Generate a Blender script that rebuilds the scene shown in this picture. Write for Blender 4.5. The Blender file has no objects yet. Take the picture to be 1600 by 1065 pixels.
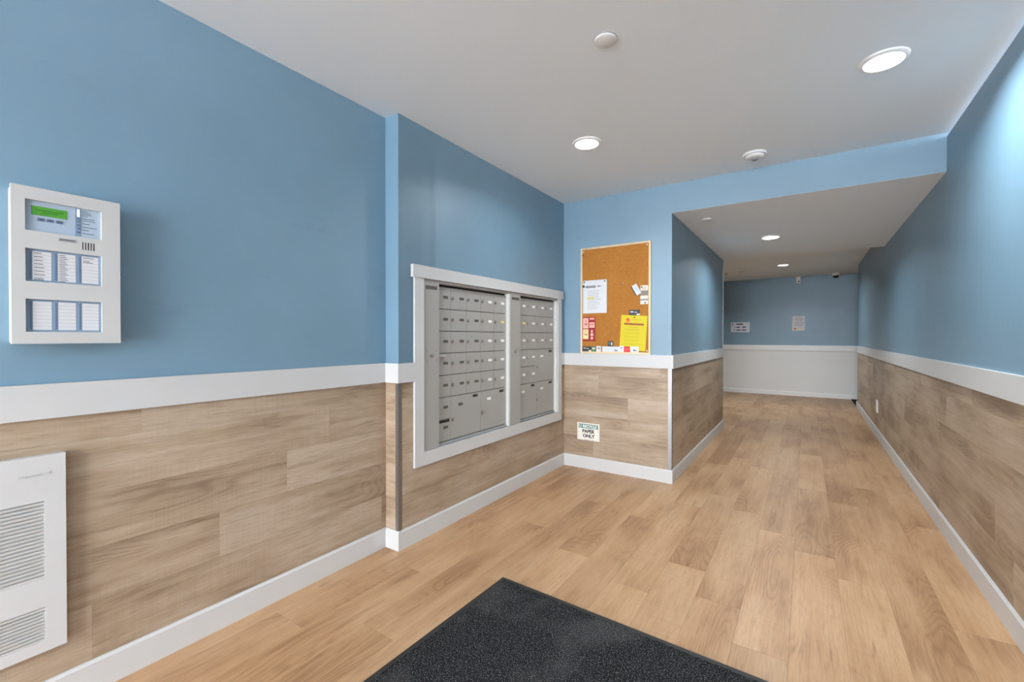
import bpy, bmesh, math, random
from mathutils import Matrix, Vector

random.seed(7)
S = bpy.context.scene
C = S.collection

# ------------------------------------------------------------------ camera
F_PX, CY = 687.92, 531.64
YAW, PITCH, ROLL = math.radians(33.766), math.radians(0.4711), math.radians(0.0458)
cam_data = bpy.data.cameras.new('camera')
cam_data.sensor_fit = 'HORIZONTAL'
cam_data.sensor_width = 36.0
cam_data.lens = F_PX * 36.0 / 1600.0
cam_data.shift_y = (CY - 532.5) / 1600.0
cam_data.clip_start = 0.02
cam = bpy.data.objects.new('camera', cam_data)
C.objects.link(cam)
cam.matrix_world = (Matrix.Translation((0, 0, 1.2)) @ Matrix.Rotation(YAW, 4, 'Z')
                    @ Matrix.Rotation(math.pi / 2 - PITCH, 4, 'X') @ Matrix.Rotation(ROLL, 4, 'Z'))
S.camera = cam

# ------------------------------------------------------------------ light
SKY_STRENGTH = 20.5          # overcast daylight behind the entrance glazing
LAMP_WATTS = 10.6          # light given by one ceiling downlight
LAMP_SPREAD = math.radians(152)
w = bpy.data.worlds.new('sky')
S.world = w
w.use_nodes = True
bg = w.node_tree.nodes['Background']
bg.inputs['Color'].default_value = (0.925, 0.975, 1.04, 1)
bg.inputs['Strength'].default_value = SKY_STRENGTH

sun_data = bpy.data.lights.new('sun', 'SUN')     # sunlight on the forecourt outside the entrance
sun_data.energy = 225.0
sun_data.angle = math.radians(0.53)
sun = bpy.data.objects.new('sun', sun_data)
C.objects.link(sun)
sun.rotation_euler = (math.radians(-32), math.radians(-18), 0)

vs = S.view_settings
vs.view_transform = 'Standard'
vs.look = 'None'
vs.exposure = 0.40
vs.gamma = 1.0
vs.use_curve_mapping = False
cy = S.cycles
cy.use_denoising = True
cy.max_bounces = 12
cy.diffuse_bounces = 8
cy.glossy_bounces = 4
cy.caustics_reflective = False
cy.caustics_refractive = False
cy.sample_clamp_indirect = 6.0

# ------------------------------------------------------------------ helpers
def srgb(r, g, b):
    f = lambda c: (c / 255 / 12.92) if c / 255 <= 0.04045 else ((c / 255 + 0.055) / 1.055) ** 2.4
    return (f(r), f(g), f(b), 1)

class Nodes:
    def __init__(self, name):
        self.m = bpy.data.materials.new(name)
        self.m.use_nodes = True
        self.t = self.m.node_tree
        self.b = self.t.nodes['Principled BSDF']
    def n(self, kind, **kw):
        x = self.t.nodes.new('ShaderNode' + kind)
        for k, v in kw.items():
            setattr(x, k, v)
        return x
    def l(self, a, b):
        self.t.links.new(a, b)
    def math(self, op, a, b=None):
        x = self.n('Math', operation=op)
        for i, v in enumerate((a, b)):
            if v is None: continue
            if isinstance(v, (int, float)): x.inputs[i].default_value = v
            else: self.l(v, x.inputs[i])
        return x.outputs[0]
    def ramp(self, fac, stops):
        x = self.n('ValToRGB')
        e = x.color_ramp.elements
        while len(e) < len(stops): e.new(0.5)
        for el, (p, c) in zip(e, stops):
            el.position = p
            el.color = c if len(c) == 4 else (*c, 1)
        self.l(fac, x.inputs[0])
        return x.outputs[0]
    def mix(self, mode, fac, a, b):
        x = self.n('Mix', data_type='RGBA', blend_type=mode)
        for i, v in ((0, fac), (6, a), (7, b)):
            if isinstance(v, (int, float, tuple)): x.inputs[i].default_value = v
            else: self.l(v, x.inputs[i])
        return x.outputs[2]
    def noise(self, vec, scale, detail=3.0, rough=0.55):
        x = self.n('TexNoise')
        x.inputs['Scale'].default_value = scale
        x.inputs['Detail'].default_value = detail
        x.inputs['Roughness'].default_value = rough
        if vec is not None: self.l(vec, x.inputs['Vector'])
        return x.outputs[0]
    def mapping(self, vec, scale=(1, 1, 1), loc=(0, 0, 0)):
        x = self.n('Mapping')
        x.inputs['Scale'].default_value = scale
        x.inputs['Location'].default_value = loc
        self.l(vec, x.inputs['Vector'])
        return x.outputs[0]
    def bump(self, height, strength, dist):
        x = self.n('Bump')
        x.inputs['Strength'].default_value = strength
        x.inputs['Distance'].default_value = dist
        self.l(height, x.inputs['Height'])
        self.l(x.outputs[0], self.b.inputs['Normal'])
    def obj(self):
        return self.n('TexCoord').outputs['Object']

def plain(name, col, rough=0.5, metal=0.0, spec=0.5, var=0.04, scale=9.0):
    """Painted or moulded surface with a little tone variation."""
    k = Nodes(name)
    k.b.inputs['Roughness'].default_value = rough
    k.b.inputs['Metallic'].default_value = metal
    k.b.inputs['Specular IOR Level'].default_value = spec
    f = k.noise(k.obj(), scale, 3)
    lo = tuple(c * (1 - var) for c in col[:3]) + (1,)
    hi = tuple(min(1, c * (1 + var)) for c in col[:3]) + (1,)
    k.l(k.ramp(f, [(0.3, lo), (0.7, hi)]), k.b.inputs['Base Color'])
    return k.m

def wood(name, dark, mid, light, rough=0.4, contrast=1.0, saw=0.06, vary=0.20):
    """Oak-look vinyl plank: grain runs along local X, each plank its own cut."""
    k = Nodes(name)
    rnd = k.n('ObjectInfo').outputs['Random']
    off = k.n('CombineXYZ')
    k.l(k.math('MULTIPLY', rnd, 61.0), off.inputs[0])
    k.l(k.math('MULTIPLY', rnd, 37.0), off.inputs[1])
    k.l(k.math('MULTIPLY', rnd, 23.0), off.inputs[2])
    va = k.n('VectorMath', operation='ADD')
    k.l(k.obj(), va.inputs[0]); k.l(off.outputs[0], va.inputs[1])
    p = va.outputs[0]
    # slow tone drift along the board plus narrow streaks
    tone = k.noise(k.mapping(p, (1.3, 3.6, 1)), 1.0, 3, 0.55)
    streak = k.noise(k.mapping(p, (1.4, 30.0, 1), (2, 8, 1)), 1.0, 6, 0.66)
    broad = k.math('ADD', k.math('MULTIPLY', tone, 0.62), k.math('MULTIPLY', streak, 0.38))
    col = k.ramp(broad, [(0.38, dark), (0.49, mid), (0.60, light)])
    # cathedral figure: contour lines of a stretched field, mostly in the darker heartwood
    field = k.noise(k.mapping(p, (0.8, 4.6, 1), (3, 5, 1)), 1.0, 1.5, 0.4)
    wob = k.math('MULTIPLY', k.noise(k.mapping(p, (9, 40, 1)), 1.0, 3), 0.012)
    line = k.math('SINE', k.math('MULTIPLY', k.math('ADD', field, wob), 230.0))
    line = k.math('MULTIPLY', k.math('ADD', line, 1.0), 0.5)
    mask = k.ramp(tone, [(0.40, (1, 1, 1, 1)), (0.50, (0.10, 0.10, 0.10, 1)), (0.60, (0, 0, 0, 1))])
    fac = k.math('MULTIPLY', k.math('MULTIPLY', k.math('POWER', line, 2.2), mask), 0.36 * contrast)
    col = k.mix('MULTIPLY', fac, col, (0.52, 0.42, 0.33, 1))
    # fibres
    fib = k.noise(k.mapping(p, (11.0, 170.0, 1)), 1.0, 5, 0.72)
    fibc = k.ramp(fib, [(0.32, (0.66, 0.62, 0.57, 1)), (0.50, (1, 1, 1, 1)), (0.70, (1.10, 1.10, 1.09, 1))])
    col = k.mix('MULTIPLY', 0.6 * contrast, col, fibc)
    # mineral streaks
    pat = k.noise(k.mapping(p, (2.0, 22, 1), (7, 7, 7)), 1.0, 5, 0.65)
    patc = k.ramp(pat, [(0.28, (0.62, 0.56, 0.50, 1)), (0.40, (1, 1, 1, 1))])
    col = k.mix('MULTIPLY', 0.8 * contrast, col, patc)
    # saw marks across the grain
    sw = k.noise(k.mapping(p, (340, 2.5, 1)), 1.0, 2)
    swc = k.ramp(sw, [(0.40, (0.80, 0.78, 0.76, 1)), (0.60, (1.12, 1.12, 1.12, 1))])
    swm = k.ramp(k.noise(k.mapping(p, (1.6, 9, 1), (1, 9, 3)), 1.0, 2), [(0.42, (0, 0, 0, 1)), (0.60, (1, 1, 1, 1))])
    col = k.mix('MULTIPLY', k.math('MULTIPLY', swm, saw * 5), col, swc)
    hsv = k.n('HueSaturation')
    k.l(k.math('ADD', k.math('MULTIPLY', rnd, vary), 1.0 - vary / 2), hsv.inputs['Value'])
    k.l(col, hsv.inputs['Color'])
    k.l(hsv.outputs[0], k.b.inputs['Base Color'])
    k.l(k.math('ADD', k.math('MULTIPLY', fib, 0.14), rough - 0.07), k.b.inputs['Roughness'])
    k.b.inputs['Specular IOR Level'].default_value = 0.42
    k.bump(fib, 0.10, 0.0006)
    return k.m

def paint(name, col, rough):
    """Rolled eggshell wall paint with faint scuffs."""
    k = Nodes(name)
    p = k.obj()
    blot = k.noise(k.mapping(p, (1.4, 1.4, 1.4)), 1.0, 4)
    lo = tuple(c * 0.94 for c in col[:3]) + (1,)
    hi = tuple(c * 1.05 for c in col[:3]) + (1,)
    c = k.ramp(blot, [(0.35, lo), (0.65, hi)])
    sc = k.noise(k.mapping(p, (2.2, 6.0, 2.2), (4, 1, 2)), 1.0, 6, 0.7)
    scuff = k.ramp(sc, [(0.30, (0.87, 0.87, 0.88, 1)), (0.40, (1, 1, 1, 1))])
    c = k.mix('MULTIPLY', 0.8, c, scuff)
    k.l(c, k.b.inputs['Base Color'])
    st = k.noise(k.mapping(p, (16, 0.8, 16)), 1.0, 3)
    k.l(k.math('ADD', k.math('MULTIPLY', st, 0.08), rough - 0.04), k.b.inputs['Roughness'])
    peel = k.noise(k.mapping(p, (90, 70, 90)), 1.0, 2)
    k.bump(peel, 0.06, 0.001)
    k.b.inputs['Specular IOR Level'].default_value = 0.9
    k.b.inputs['Coat Weight'].default_value = 0.55
    k.b.inputs['Coat Roughness'].default_value = 0.5
    return k.m

def cork_mat():
    k = Nodes('cork')
    p = k.obj()
    a = k.noise(p, 140, 4, 0.7)
    c = k.ramp(a, [(0.30, srgb(132, 84, 36)), (0.46, srgb(164, 108, 48)), (0.7, srgb(178, 124, 64))])
    b = k.noise(p, 5, 3)
    c = k.mix('MULTIPLY', 0.5, c, k.ramp(b, [(0.3, (0.86, 0.84, 0.8, 1)), (0.7, (1.06, 1.05, 1.03, 1))]))
    k.l(c, k.b.inputs['Base Color'])
    k.b.inputs['Roughness'].default_value = 0.9
    k.b.inputs['Specular IOR Level'].default_value = 0.15
    return k.m

def carpet_mat():
    k = Nodes('carpet_pile')
    p = k.obj()
    a = k.noise(p, 260, 2, 0.6)
    c = k.ramp(a, [(0.42, (0.007, 0.007, 0.0075, 1)), (0.57, (0.020, 0.020, 0.021, 1)),
                   (0.62, (0.12, 0.12, 0.123, 1)), (0.72, (0.23, 0.23, 0.235, 1))])
    d = k.noise(p, 2.6, 3)
    c = k.mix('ADD', k.ramp(d, [(0.54, (0, 0, 0, 1)), (0.68, (1, 1, 1, 1))]), c, (0.022, 0.021, 0.020, 1))
    k.l(c, k.b.inputs['Base Color'])
    k.b.inputs['Roughness'].default_value = 0.95
    k.b.inputs['Specular IOR Level'].default_value = 0.05
    return k.m

def brushed(name, col, rough, spec=0.5, metal=0.0):
    k = Nodes(name)
    p = k.obj()
    a = k.noise(k.mapping(p, (4, 260, 4)), 1.0, 3)
    lo = tuple(c * 0.975 for c in col[:3]) + (1,)
    hi = tuple(min(1, c * 1.02) for c in col[:3]) + (1,)
    k.l(k.ramp(a, [(0.3, lo), (0.7, hi)]), k.b.inputs['Base Color'])
    k.b.inputs['Roughness'].default_value = rough
    k.b.inputs['Metallic'].default_value = metal
    k.b.inputs['Specular IOR Level'].default_value = spec
    return k.m

def emit(name, col, strength):
    k = Nodes(name)
    k.b.inputs['Base Color'].default_value = (*[min(c, 0.8) for c in col], 1)
    k.b.inputs['Emission Color'].default_value = (*col, 1)
    k.b.inputs['Emission Strength'].default_value = strength
    return k.m

M = {}
M['blue'] = paint('blue_wall_paint', srgb(107, 140, 160), 0.5)
M['ceiling'] = plain('ceiling_paint', (0.87, 0.93, 0.965, 1), 0.75, spec=0.2, var=0.012, scale=1.3)
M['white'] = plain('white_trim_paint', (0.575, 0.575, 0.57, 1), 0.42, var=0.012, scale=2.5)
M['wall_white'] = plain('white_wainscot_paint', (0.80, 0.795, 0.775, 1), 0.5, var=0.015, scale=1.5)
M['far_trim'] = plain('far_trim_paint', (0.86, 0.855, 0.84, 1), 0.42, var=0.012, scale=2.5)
M['floor_wood'] = wood('oak_floor_vinyl', srgb(160, 122, 88), srgb(176, 138, 102), srgb(186, 150, 115), 0.42, vary=0.12)
M['wall_wood'] = wood('oak_wall_vinyl', srgb(140, 120, 100), srgb(164, 144, 122), srgb(178, 160, 140), 0.46, 1.0, 0.05, 0.10)
M['dark'] = plain('dark_backing', (0.012, 0.012, 0.012, 1), 0.8)
M['black'] = plain('black_plastic', (0.008, 0.008, 0.009, 1), 0.55)
M['steel'] = brushed('brushed_steel', (0.30, 0.29, 0.285, 1), 0.42, metal=0.9)
M['chrome'] = plain('chrome', (0.52, 0.52, 0.52, 1), 0.22, metal=1.0)
M['alu'] = brushed('mailbox_aluminium_paint', srgb(160, 158, 153), 0.42)
M['alu_light'] = brushed('bright_aluminium', srgb(208, 208, 206), 0.38)
M['label_dark'] = plain('dark_reflection_and_plate', srgb(88, 84, 80), 0.35)  # chrome label's dark reflection put into its colour; also the dark maker plate
M['label_white'] = plain('white_reflection_label', (0.86, 0.86, 0.84, 1), 0.3)  # same chrome label, its white reflection put into the colour
M['label_yellow'] = plain('yellow_number_label', srgb(226, 214, 130), 0.35)
M['panel'] = plain('panel_enamel', srgb(196, 196, 194), 0.38, var=0.01)
M['panel_blue'] = plain('panel_blue_film', srgb(168, 184, 200), 0.3)
M['panel_blue2'] = plain('panel_blue_strip', srgb(128, 150, 172), 0.35)
M['lcd'] = emit('green_screen', (0.06, 0.25, 0.02), 0.05)
M['lcd_dark'] = plain('screen_text', srgb(24, 84, 14), 0.4)
M['led'] = emit('lit_indicator', (0.8, 1.0, 0.85), 1.6)
M['button'] = plain('button_grey_blue', srgb(92, 108, 134), 0.4)
M['ink'] = plain('dark_ink', srgb(62, 60, 62), 0.6)
M['ink_soft'] = plain('grey_ink', srgb(150, 150, 152), 0.6)
M['ink_yellow'] = plain('ochre_ink', srgb(176, 158, 28), 0.6)
M['paper'] = plain('white_paper', srgb(216, 217, 220), 0.6, var=0.01)
M['yellow_paper'] = plain('yellow_paper', srgb(206, 188, 20), 0.6, var=0.02)
M['red_paper'] = plain('red_card', srgb(138, 22, 20), 0.5)
M['pink_paper'] = plain('pink_card', srgb(244, 176, 164), 0.5)
M['cream_paper'] = plain('cream_card', srgb(248, 214, 158), 0.5)
M['bright_red'] = plain('bright_red_card', srgb(214, 44, 48), 0.5)
M['green_card'] = plain('green_card', srgb(70, 112, 84), 0.5)
M['black_card'] = plain('black_card', srgb(28, 30, 32), 0.4)
M['beige_card'] = plain('beige_card', srgb(232, 218, 204), 0.5)
M['grey_photo'] = plain('grey_photo_print', srgb(132, 120, 112), 0.5, var=0.4, scale=90)
M['blue_print'] = plain('pale_blue_print', srgb(190, 208, 232), 0.5)
M['orange'] = plain('orange_print', srgb(222, 112, 32), 0.5)
M['brown_bar'] = plain('brown_bar_print', srgb(140, 62, 22), 0.5)
M['sign_green'] = plain('sign_green', srgb(72, 128, 122), 0.4)
M['sign_cream'] = plain('sign_cream', srgb(234, 232, 222), 0.4)
M['pine'] = wood('pale_pine', srgb(214, 182, 140), srgb(232, 206, 168), srgb(240, 218, 184), 0.45, 0.5, 0.0)
M['cork'] = cork_mat()
M['carpet'] = carpet_mat()
M['rubber'] = plain('black_rubber', (0.016, 0.015, 0.014, 1), 0.55)
M['lamp'] = emit('lamp_diffuser', (1.0, 1.0, 1.0), 6.0)
M['grille'] = plain('heater_grille_grey', (0.62, 0.62, 0.62, 1), 0.5)
M['lamp_trim'] = plain('lamp_trim_white', (0.86, 0.86, 0.86, 1), 0.4)
M['device'] = plain('white_device_plastic', (0.80, 0.80, 0.80, 1), 0.4)
M['device_grey'] = plain('grey_device_plastic', (0.26, 0.26, 0.27, 1), 0.4)
M['concrete'] = plain('concrete_paving', (0.57, 0.58, 0.60, 1), 0.9, var=0.1)
M['sign_silver'] = brushed('sign_silver_plate', srgb(214, 220, 230), 0.4)

class MB:
    """Collects boxes, lathes and quads, then links them as ONE mesh object."""
    def __init__(self):
        self.bm = bmesh.new()
    def box(self, x0, x1, y0, y1, z0, z1):
        v = [self.bm.verts.new(p) for p in ((x0, y0, z0), (x1, y0, z0), (x1, y1, z0), (x0, y1, z0),
                                            (x0, y0, z1), (x1, y0, z1), (x1, y1, z1), (x0, y1, z1))]
        for f in ((3, 2, 1, 0), (4, 5, 6, 7), (0, 1, 5, 4), (1, 2, 6, 5), (2, 3, 7, 6), (3, 0, 4, 7)):
            self.bm.faces.new([v[i] for i in f])
        return self
    def prism(self, pts, z0, z1):
        a = [self.bm.verts.new((x, y, z0)) for x, y in pts]
        b = [self.bm.verts.new((x, y, z1)) for x, y in pts]
        n = len(pts)
        self.bm.faces.new(list(reversed(a))); self.bm.faces.new(b)
        for i in range(n):
            self.bm.faces.new([a[i], a[(i + 1) % n], b[(i + 1) % n], b[i]])
        return self
    def lathe(self, prof, seg=32, c=(0, 0, 0), axis='Z'):
        """prof: list of (radius, height) bottom to top along the axis."""
        rings = []
        for r, h in prof:
            ring = []
            for i in range(1 if r < 1e-6 else seg):
                a = 2 * math.pi * i / seg
                x, y = r * math.cos(a), r * math.sin(a)
                p = {'Z': (x, y, h), 'Y': (x, h, -y), 'X': (h, x, y)}[axis]
                ring.append(self.bm.verts.new((p[0] + c[0], p[1] + c[1], p[2] + c[2])))
            rings.append(ring)
        for a, b in zip(rings, rings[1:]):
            if len(a) == 1 and len(b) == 1: continue
            for i in range(seg):
                j = (i + 1) % seg
                if len(a) == 1: self.bm.faces.new((a[0], b[j], b[i])[::-1] if False else (a[0], b[i], b[j])[::-1])
                elif len(b) == 1: self.bm.faces.new((a[i], a[j], b[0]))
                else: self.bm.faces.new((a[i], a[j], b[j], b[i]))
        if len(rings[0]) > 1: self.bm.faces.new(list(reversed(rings[0])))
        if len(rings[-1]) > 1: self.bm.faces.new(rings[-1])
        return self
    def build(self, name, mat, parent=None, mtx=None, bevel=0.0, smooth=False, seg=1):
        bm = self.bm
        if bevel > 0:
            es = [e for e in bm.edges if len(e.link_faces) == 2 and e.calc_face_angle(0) > 0.6]
            bmesh.ops.bevel(bm, geom=es, offset=bevel, segments=seg, affect='EDGES', profile=0.5)
        bmesh.ops.recalc_face_normals(bm, faces=bm.faces)
        if smooth:
            for f in bm.faces: f.smooth = True
            for e in bm.edges:
                if len(e.link_faces) == 2 and e.calc_face_angle(0) > 0.7: e.smooth = False
        me = bpy.data.meshes.new(name)
        bm.to_mesh(me); bm.free()
        me.materials.append(mat)
        return link(name, me, parent, mtx)

def link(name, data, parent=None, mtx=None):
    o = bpy.data.objects.new(name, data)
    C.objects.link(o)
    if parent is not None: o.parent = parent
    if mtx is not None: o.matrix_basis = mtx
    return o

def T(x, y, z): return Matrix.Translation((x, y, z))

def thing(name, label, cat, mtx, group=None):
    o = link(name, None, None, mtx)
    o.empty_display_size = 0.05
    o['label'] = label; o['category'] = cat
    if group: o['group'] = group
    return o
def tag(o, label, cat, group=None):
    o['label'] = label; o['category'] = cat
    if group: o['group'] = group
    return o
def struct(o, label=None):
    o['kind'] = 'structure'
    if label: o['label'] = label
    return o
def copy_tree(o, parent=None):
    c = o.copy(); C.objects.link(c)
    if parent is not None: c.parent = parent
    for ch in list(o.children): copy_tree(ch, c)
    return c

def frame(p0, p1):
    """Wall frame: local x runs along the wall, y up, z out of the wall into the room."""
    d = Vector((p1[0] - p0[0], p1[1] - p0[1], 0))
    L = d.length; d.normalize()
    n = d.cross(Vector((0, 0, 1)))
    m = Matrix(((d.x, 0, n.x, p0[0]), (d.y, 0, n.y, p0[1]), (0, 1, 0, 0), (0, 0, 0, 1)))
    return m, L

def text_mesh(txt, size, depth=0.0004, bold=0.0, spacing=1.0):
    cu = bpy.data.curves.new('lettering', 'FONT')
    cu.body = txt; cu.size = size; cu.extrude = depth / 2; cu.offset = bold
    cu.align_x = 'CENTER'; cu.align_y = 'CENTER'; cu.space_character = spacing
    cu.resolution_u = 3
    o = bpy.data.objects.new('lettering', cu)
    C.objects.link(o)
    bpy.context.view_layer.update()
    me = bpy.data.meshes.new_from_object(o)
    bpy.data.objects.remove(o); bpy.data.curves.remove(cu)
    return me
def lettering(txt, size, mat, parent, x, y, z, wx=1.0, **kw):
    me = text_mesh(txt, size, **kw)
    me.materials.clear(); me.materials.append(mat)
    return link('lettering', me, parent, T(x, y, z) @ Matrix.Diagonal((wx, 1, 1, 1)))

_plank_cache = {}
def plank_mesh(L, W, h, mat):
    key = (round(L, 4), round(W, 4), h, mat.name)
    if key in _plank_cache: return _plank_cache[key]
    g, b = 0.00018, 0.0006
    x, y = L / 2 - g, W / 2 - g
    vs_, fs = [], []
    for ix, iz in ((0, -h), (0, -b * 0.7), (b, 0)):
        vs_ += [(-x + ix, -y + ix, iz), (x - ix, -y + ix, iz), (x - ix, y - ix, iz), (-x + ix, y - ix, iz)]
    for r in (0, 4):
        for i in range(4):
            j = (i + 1) % 4
            fs.append((r + i, r + j, r + 4 + j, r + 4 + i))
    fs.append((8, 9, 10, 11)); fs.append((3, 2, 1, 0))
    me = bpy.data.meshes.new('plank'); me.from_pydata(vs_, [], fs)
    me.materials.append(mat)
    _plank_cache[key] = me
    return me
def lay(parent, u0, u1, v0, v1, joint, L, base, thick, mat, holes=()):
    """One row of planks from u0 to u1; joint = one known end seam."""
    cuts = [u0]
    k = math.ceil((u0 + 0.03 - joint) / L)
    while joint + k * L < u1 - 0.03:
        cuts.append(joint + k * L); k += 1
    cuts.append(u1)
    for a, b in zip(cuts, cuts[1:]):
        segs = [(a, b)]
        for h0, h1 in holes:
            ns = []
            for s, e in segs:
                if h0 > s: ns.append((s, min(e, h0)))
                if h1 < e: ns.append((max(s, h1), e))
            segs = [q for q in ns if q[1] - q[0] > 0.01]
        for s, e in segs:
            link('plank', plank_mesh(e - s, v1 - v0, thick, mat), parent, T((s + e) / 2, (v0 + v1) / 2, base + thick))

# ------------------------------------------------------------------ plan
XL, XM, XH = -2.006, -1.900, -0.917        # left wall, mailbox wall, hall left wall
YB, YJ, YC, YE = -3.60, 1.697, 3.7186, 6.38  # entrance wall, jog, cork wall, hall end
YF, YRE = 10.70, 9.46
XR0, XRS = 0.6946, 0.0035                  # right wall x = XR0 + XRS*y
HM, HS, HF = 2.448, 2.211, 2.425
xr = lambda y: XR0 + XRS * y
R0, R1, BB = 0.941, 1.050, 0.109           # chair rail bottom/top, baseboard top
ROWS = [0.109, 0.295, 0.481, 0.667, 0.853, 0.941]
TH = 0.12

def wall(name, p0, p1, top, mat=None, ext0=0.0, ext1=0.0, holes=(), low=-0.1, thick=TH):
    m, L = frame(p0, p1)
    mb = MB()
    if not holes:
        mb.box(-ext0, L + ext1, low, top, -thick, 0)
    else:
        (a, b, c, d) = holes[0]
        mb.box(-ext0, a, low, top, -thick, 0).box(b, L + ext1, low, top, -thick, 0)
        if c > low + 0.001: mb.box(a, b, low, c, -thick, 0)
        mb.box(a, b, d, top, -thick, 0)
    o = struct(mb.build(name, mat or M['blue'], None, m))
    return o, m, L
def rail(name, m, u0, u1, z0=R0, z1=R1, t=0.019, mat=None, label=None):
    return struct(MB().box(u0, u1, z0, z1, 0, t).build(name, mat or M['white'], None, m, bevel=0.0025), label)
def base(name, m, u0, u1, t=0.014, h=BB, mat=None, lip=True):
    mb = MB()
    # flat board with an eased top edge
    pts = [(0, 0), (t, 0), (t, h - 0.010), (t - 0.004, h - 0.004), (t - 0.005, h), (0, h)]
    bm = mb.bm
    a = [bm.verts.new((u0, y, z)) for z, y in pts]
    b = [bm.verts.new((u1, y, z)) for z, y in pts]
    bm.faces.new(a); bm.faces.new(list(reversed(b)))
    for i in range(len(pts)):
        j = (i + 1) % len(pts)
        bm.faces.new((a[i], b[i], b[j], a[j]))
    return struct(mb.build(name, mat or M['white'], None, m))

PT = 0.004  # plank thickness on the walls
# floor ---------------------------------------------------------------
fl = MB().box(YB - 0.1, YF + 0.3, -2.6, 4.6, -0.12, -0.004)
fm = Matrix(((0, -1, 0, 0), (1, 0, 0, 0), (0, 0, 1, 0), (0, 0, 0, 1)))  # local x = +Y, local y = -X
floor = struct(fl.build('floor', M['dark'], None, fm))
PW, PL = 0.186, 1.235
seams = {0: 2.715, -1: 2.94, -2: 1.91, -3: 2.165, -4: 2.415, -5: 3.30, -6: 2.90, -7: 2.22, -8: 1.75, -9: 1.18,
         -10: 1.60, -11: 1.02, 1: 3.20, 2: 2.507, 3: 2.0}
for i in range(-19, 10):
    x1 = 0.322 + i * PW; x0 = x1 - PW
    s = seams.get(i, 0.3 + ((i * 0.437) % 1.0) * PL)
    if i < -12:     # lobby beyond the hall end
        lay(floor, YE, YF, -x1, -x0, s, PL, -0.004, 0.004, M['floor_wood'])
    elif x0 > 0.70:
        lay(floor, YRE - 0.3, YF, -x1, -x0, s, PL, -0.004, 0.004, M['floor_wood'])
    else:
        lay(floor, YB, YF, -x1, -x0, s, PL, -0.004, 0.004, M['floor_wood'])

# ceilings --------------------------------------------------------------
ceil = MB().box(XL - 0.12, 0.84, YB - 0.12, YC + 0.1, HM, HM + 0.1)
struct(ceil.build('ceiling', M['ceiling']))
struct(MB().box(XH - 0.14, 0.86, YC + 0.002, YE + 0.02, HS, HS + 0.24).build('ceiling_hall', M['ceiling']),
       'lower white ceiling over the hall')
struct(MB().box(-4.2, 2.4, YE - 0.1, YF + 0.12, HF, HF + 0.1).build('ceiling_lobby', M['ceiling']),
       'white ceiling of the lobby at the far end')

# left wall ---------------------------------------------------------------
wl, ml, LL = wall('wall_left', (XL, YB), (XL, YJ), HM, ext0=0.1, ext1=0.02)
uL = lambda y: y - YB
HEAT = (uL(-0.03), uL(0.376), 0.215, 0.831)
jl = [0.443, 0.832, 1.116, 1.336, 0.579]
for r, j in enumerate(jl):
    lay(wl, 0, LL, ROWS[r], ROWS[r + 1], uL(j), 1.22, 0, PT, M['wall_wood'])
rail('trim_1', ml, 0, LL, label='white chair rail on the left wall')
base('baseboard_left', ml, 0, LL)

# jog face -----------------------------------------------------------------
wj, mj, LJ = wall('wall_jog', (XL, YJ), (XM, YJ), HM, thick=0.3)
for r in range(5):
    lay(wj, 0.0005 + PT, LJ, ROWS[r], ROWS[r + 1], 5.0, 9.0, 0, PT, M['wall_wood'])
rail('trim_2', mj, 0.019, LJ + 0.019, label='short white chair rail wrapping the jog')
base('baseboard_jog', mj, 0.014, LJ + 0.014)

# mailbox wall --------------------------------------------------------------
uM = lambda y: y - YJ
wm, mm, LM = wall('wall_mail', (XM, YJ), (XM, YC), HM, ext1=0.02, thick=0.25,
                  holes=[(uM(1.875), uM(3.576), 0.505, 1.552)])
for r in range(5):
    h = [(uM(1.815), uM(3.632))] if ROWS[r + 1] > 0.44 else ()
    if r == 1:   # this row passes below the frame
        lay(wm, PT, LM, ROWS[r], ROWS[r + 1], uM(2.55), 1.22, 0, PT, M['wall_wood'])
    elif r == 2: # the frame's bottom board covers its upper part
        lay(wm, PT, LM, ROWS[r], 0.481 if False else ROWS[r + 1], uM(2.2), 1.22, 0, PT, M['wall_wood'], h)
    else:
        lay(wm, PT, LM, ROWS[r], ROWS[r + 1], uM((2.9, 0, 0, 3.3, 2.0)[r]), 1.22, 0, PT, M['wall_wood'], h)
rail('trim_3', mm, 0.0, uM(1.8035), label='stub of white chair rail left of the mailboxes')
rail('trim_4', mm, uM(3.644), LM - 0.019, label='stub of white chair rail right of the mailboxes')
base('baseboard_mail', mm, 0.0, LM - 0.014)

# cork board wall and the bulkhead over the hall -----------------------------------
mc, LC = frame((XM, YC), (XH, YC))
wc = MB().prism([(0 - 0.1, -0.1), (LC, -0.1), (LC, HS + 0.0012), (xr(YC) - XM + 0.05, HS + 0.0012), (xr(YC) - XM + 0.05, HM), (-0.1, HM)], -0.12, 0)
wcork = struct(wc.build('wall_cork', M['blue'], None, mc))
for r in range(5):
    lay(wcork, PT, LC, ROWS[r], ROWS[r + 1], (0.3, 1.5, 0.62, 0.35, 0.9)[r], 1.22, 0, PT, M['wall_wood'])
rail('trim_5', mc, 0.0, LC + 0.019, label='white chair rail under the bulletin board')
base('baseboard_cork', mc, 0.0, LC + 0.014)

# hall left wall ---------------------------------------------------------------
wh, mh, LH = wall('wall_hall', (XH, YC), (XH, YE), HM, ext0=-0.002, thick=0.12)
for r in range(5):
    lay(wh, 0.0, LH, ROWS[r], ROWS[r + 1], (1.6, 0.55, 1.05, 2.1, 0.9)[r], 1.22, 0, PT, M['wall_wood'])
rail('trim_6', mh, 0.0, LH, label='white chair rail on the left side of the hall')
base('baseboard_hall', mh, 0.0, LH)

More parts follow.
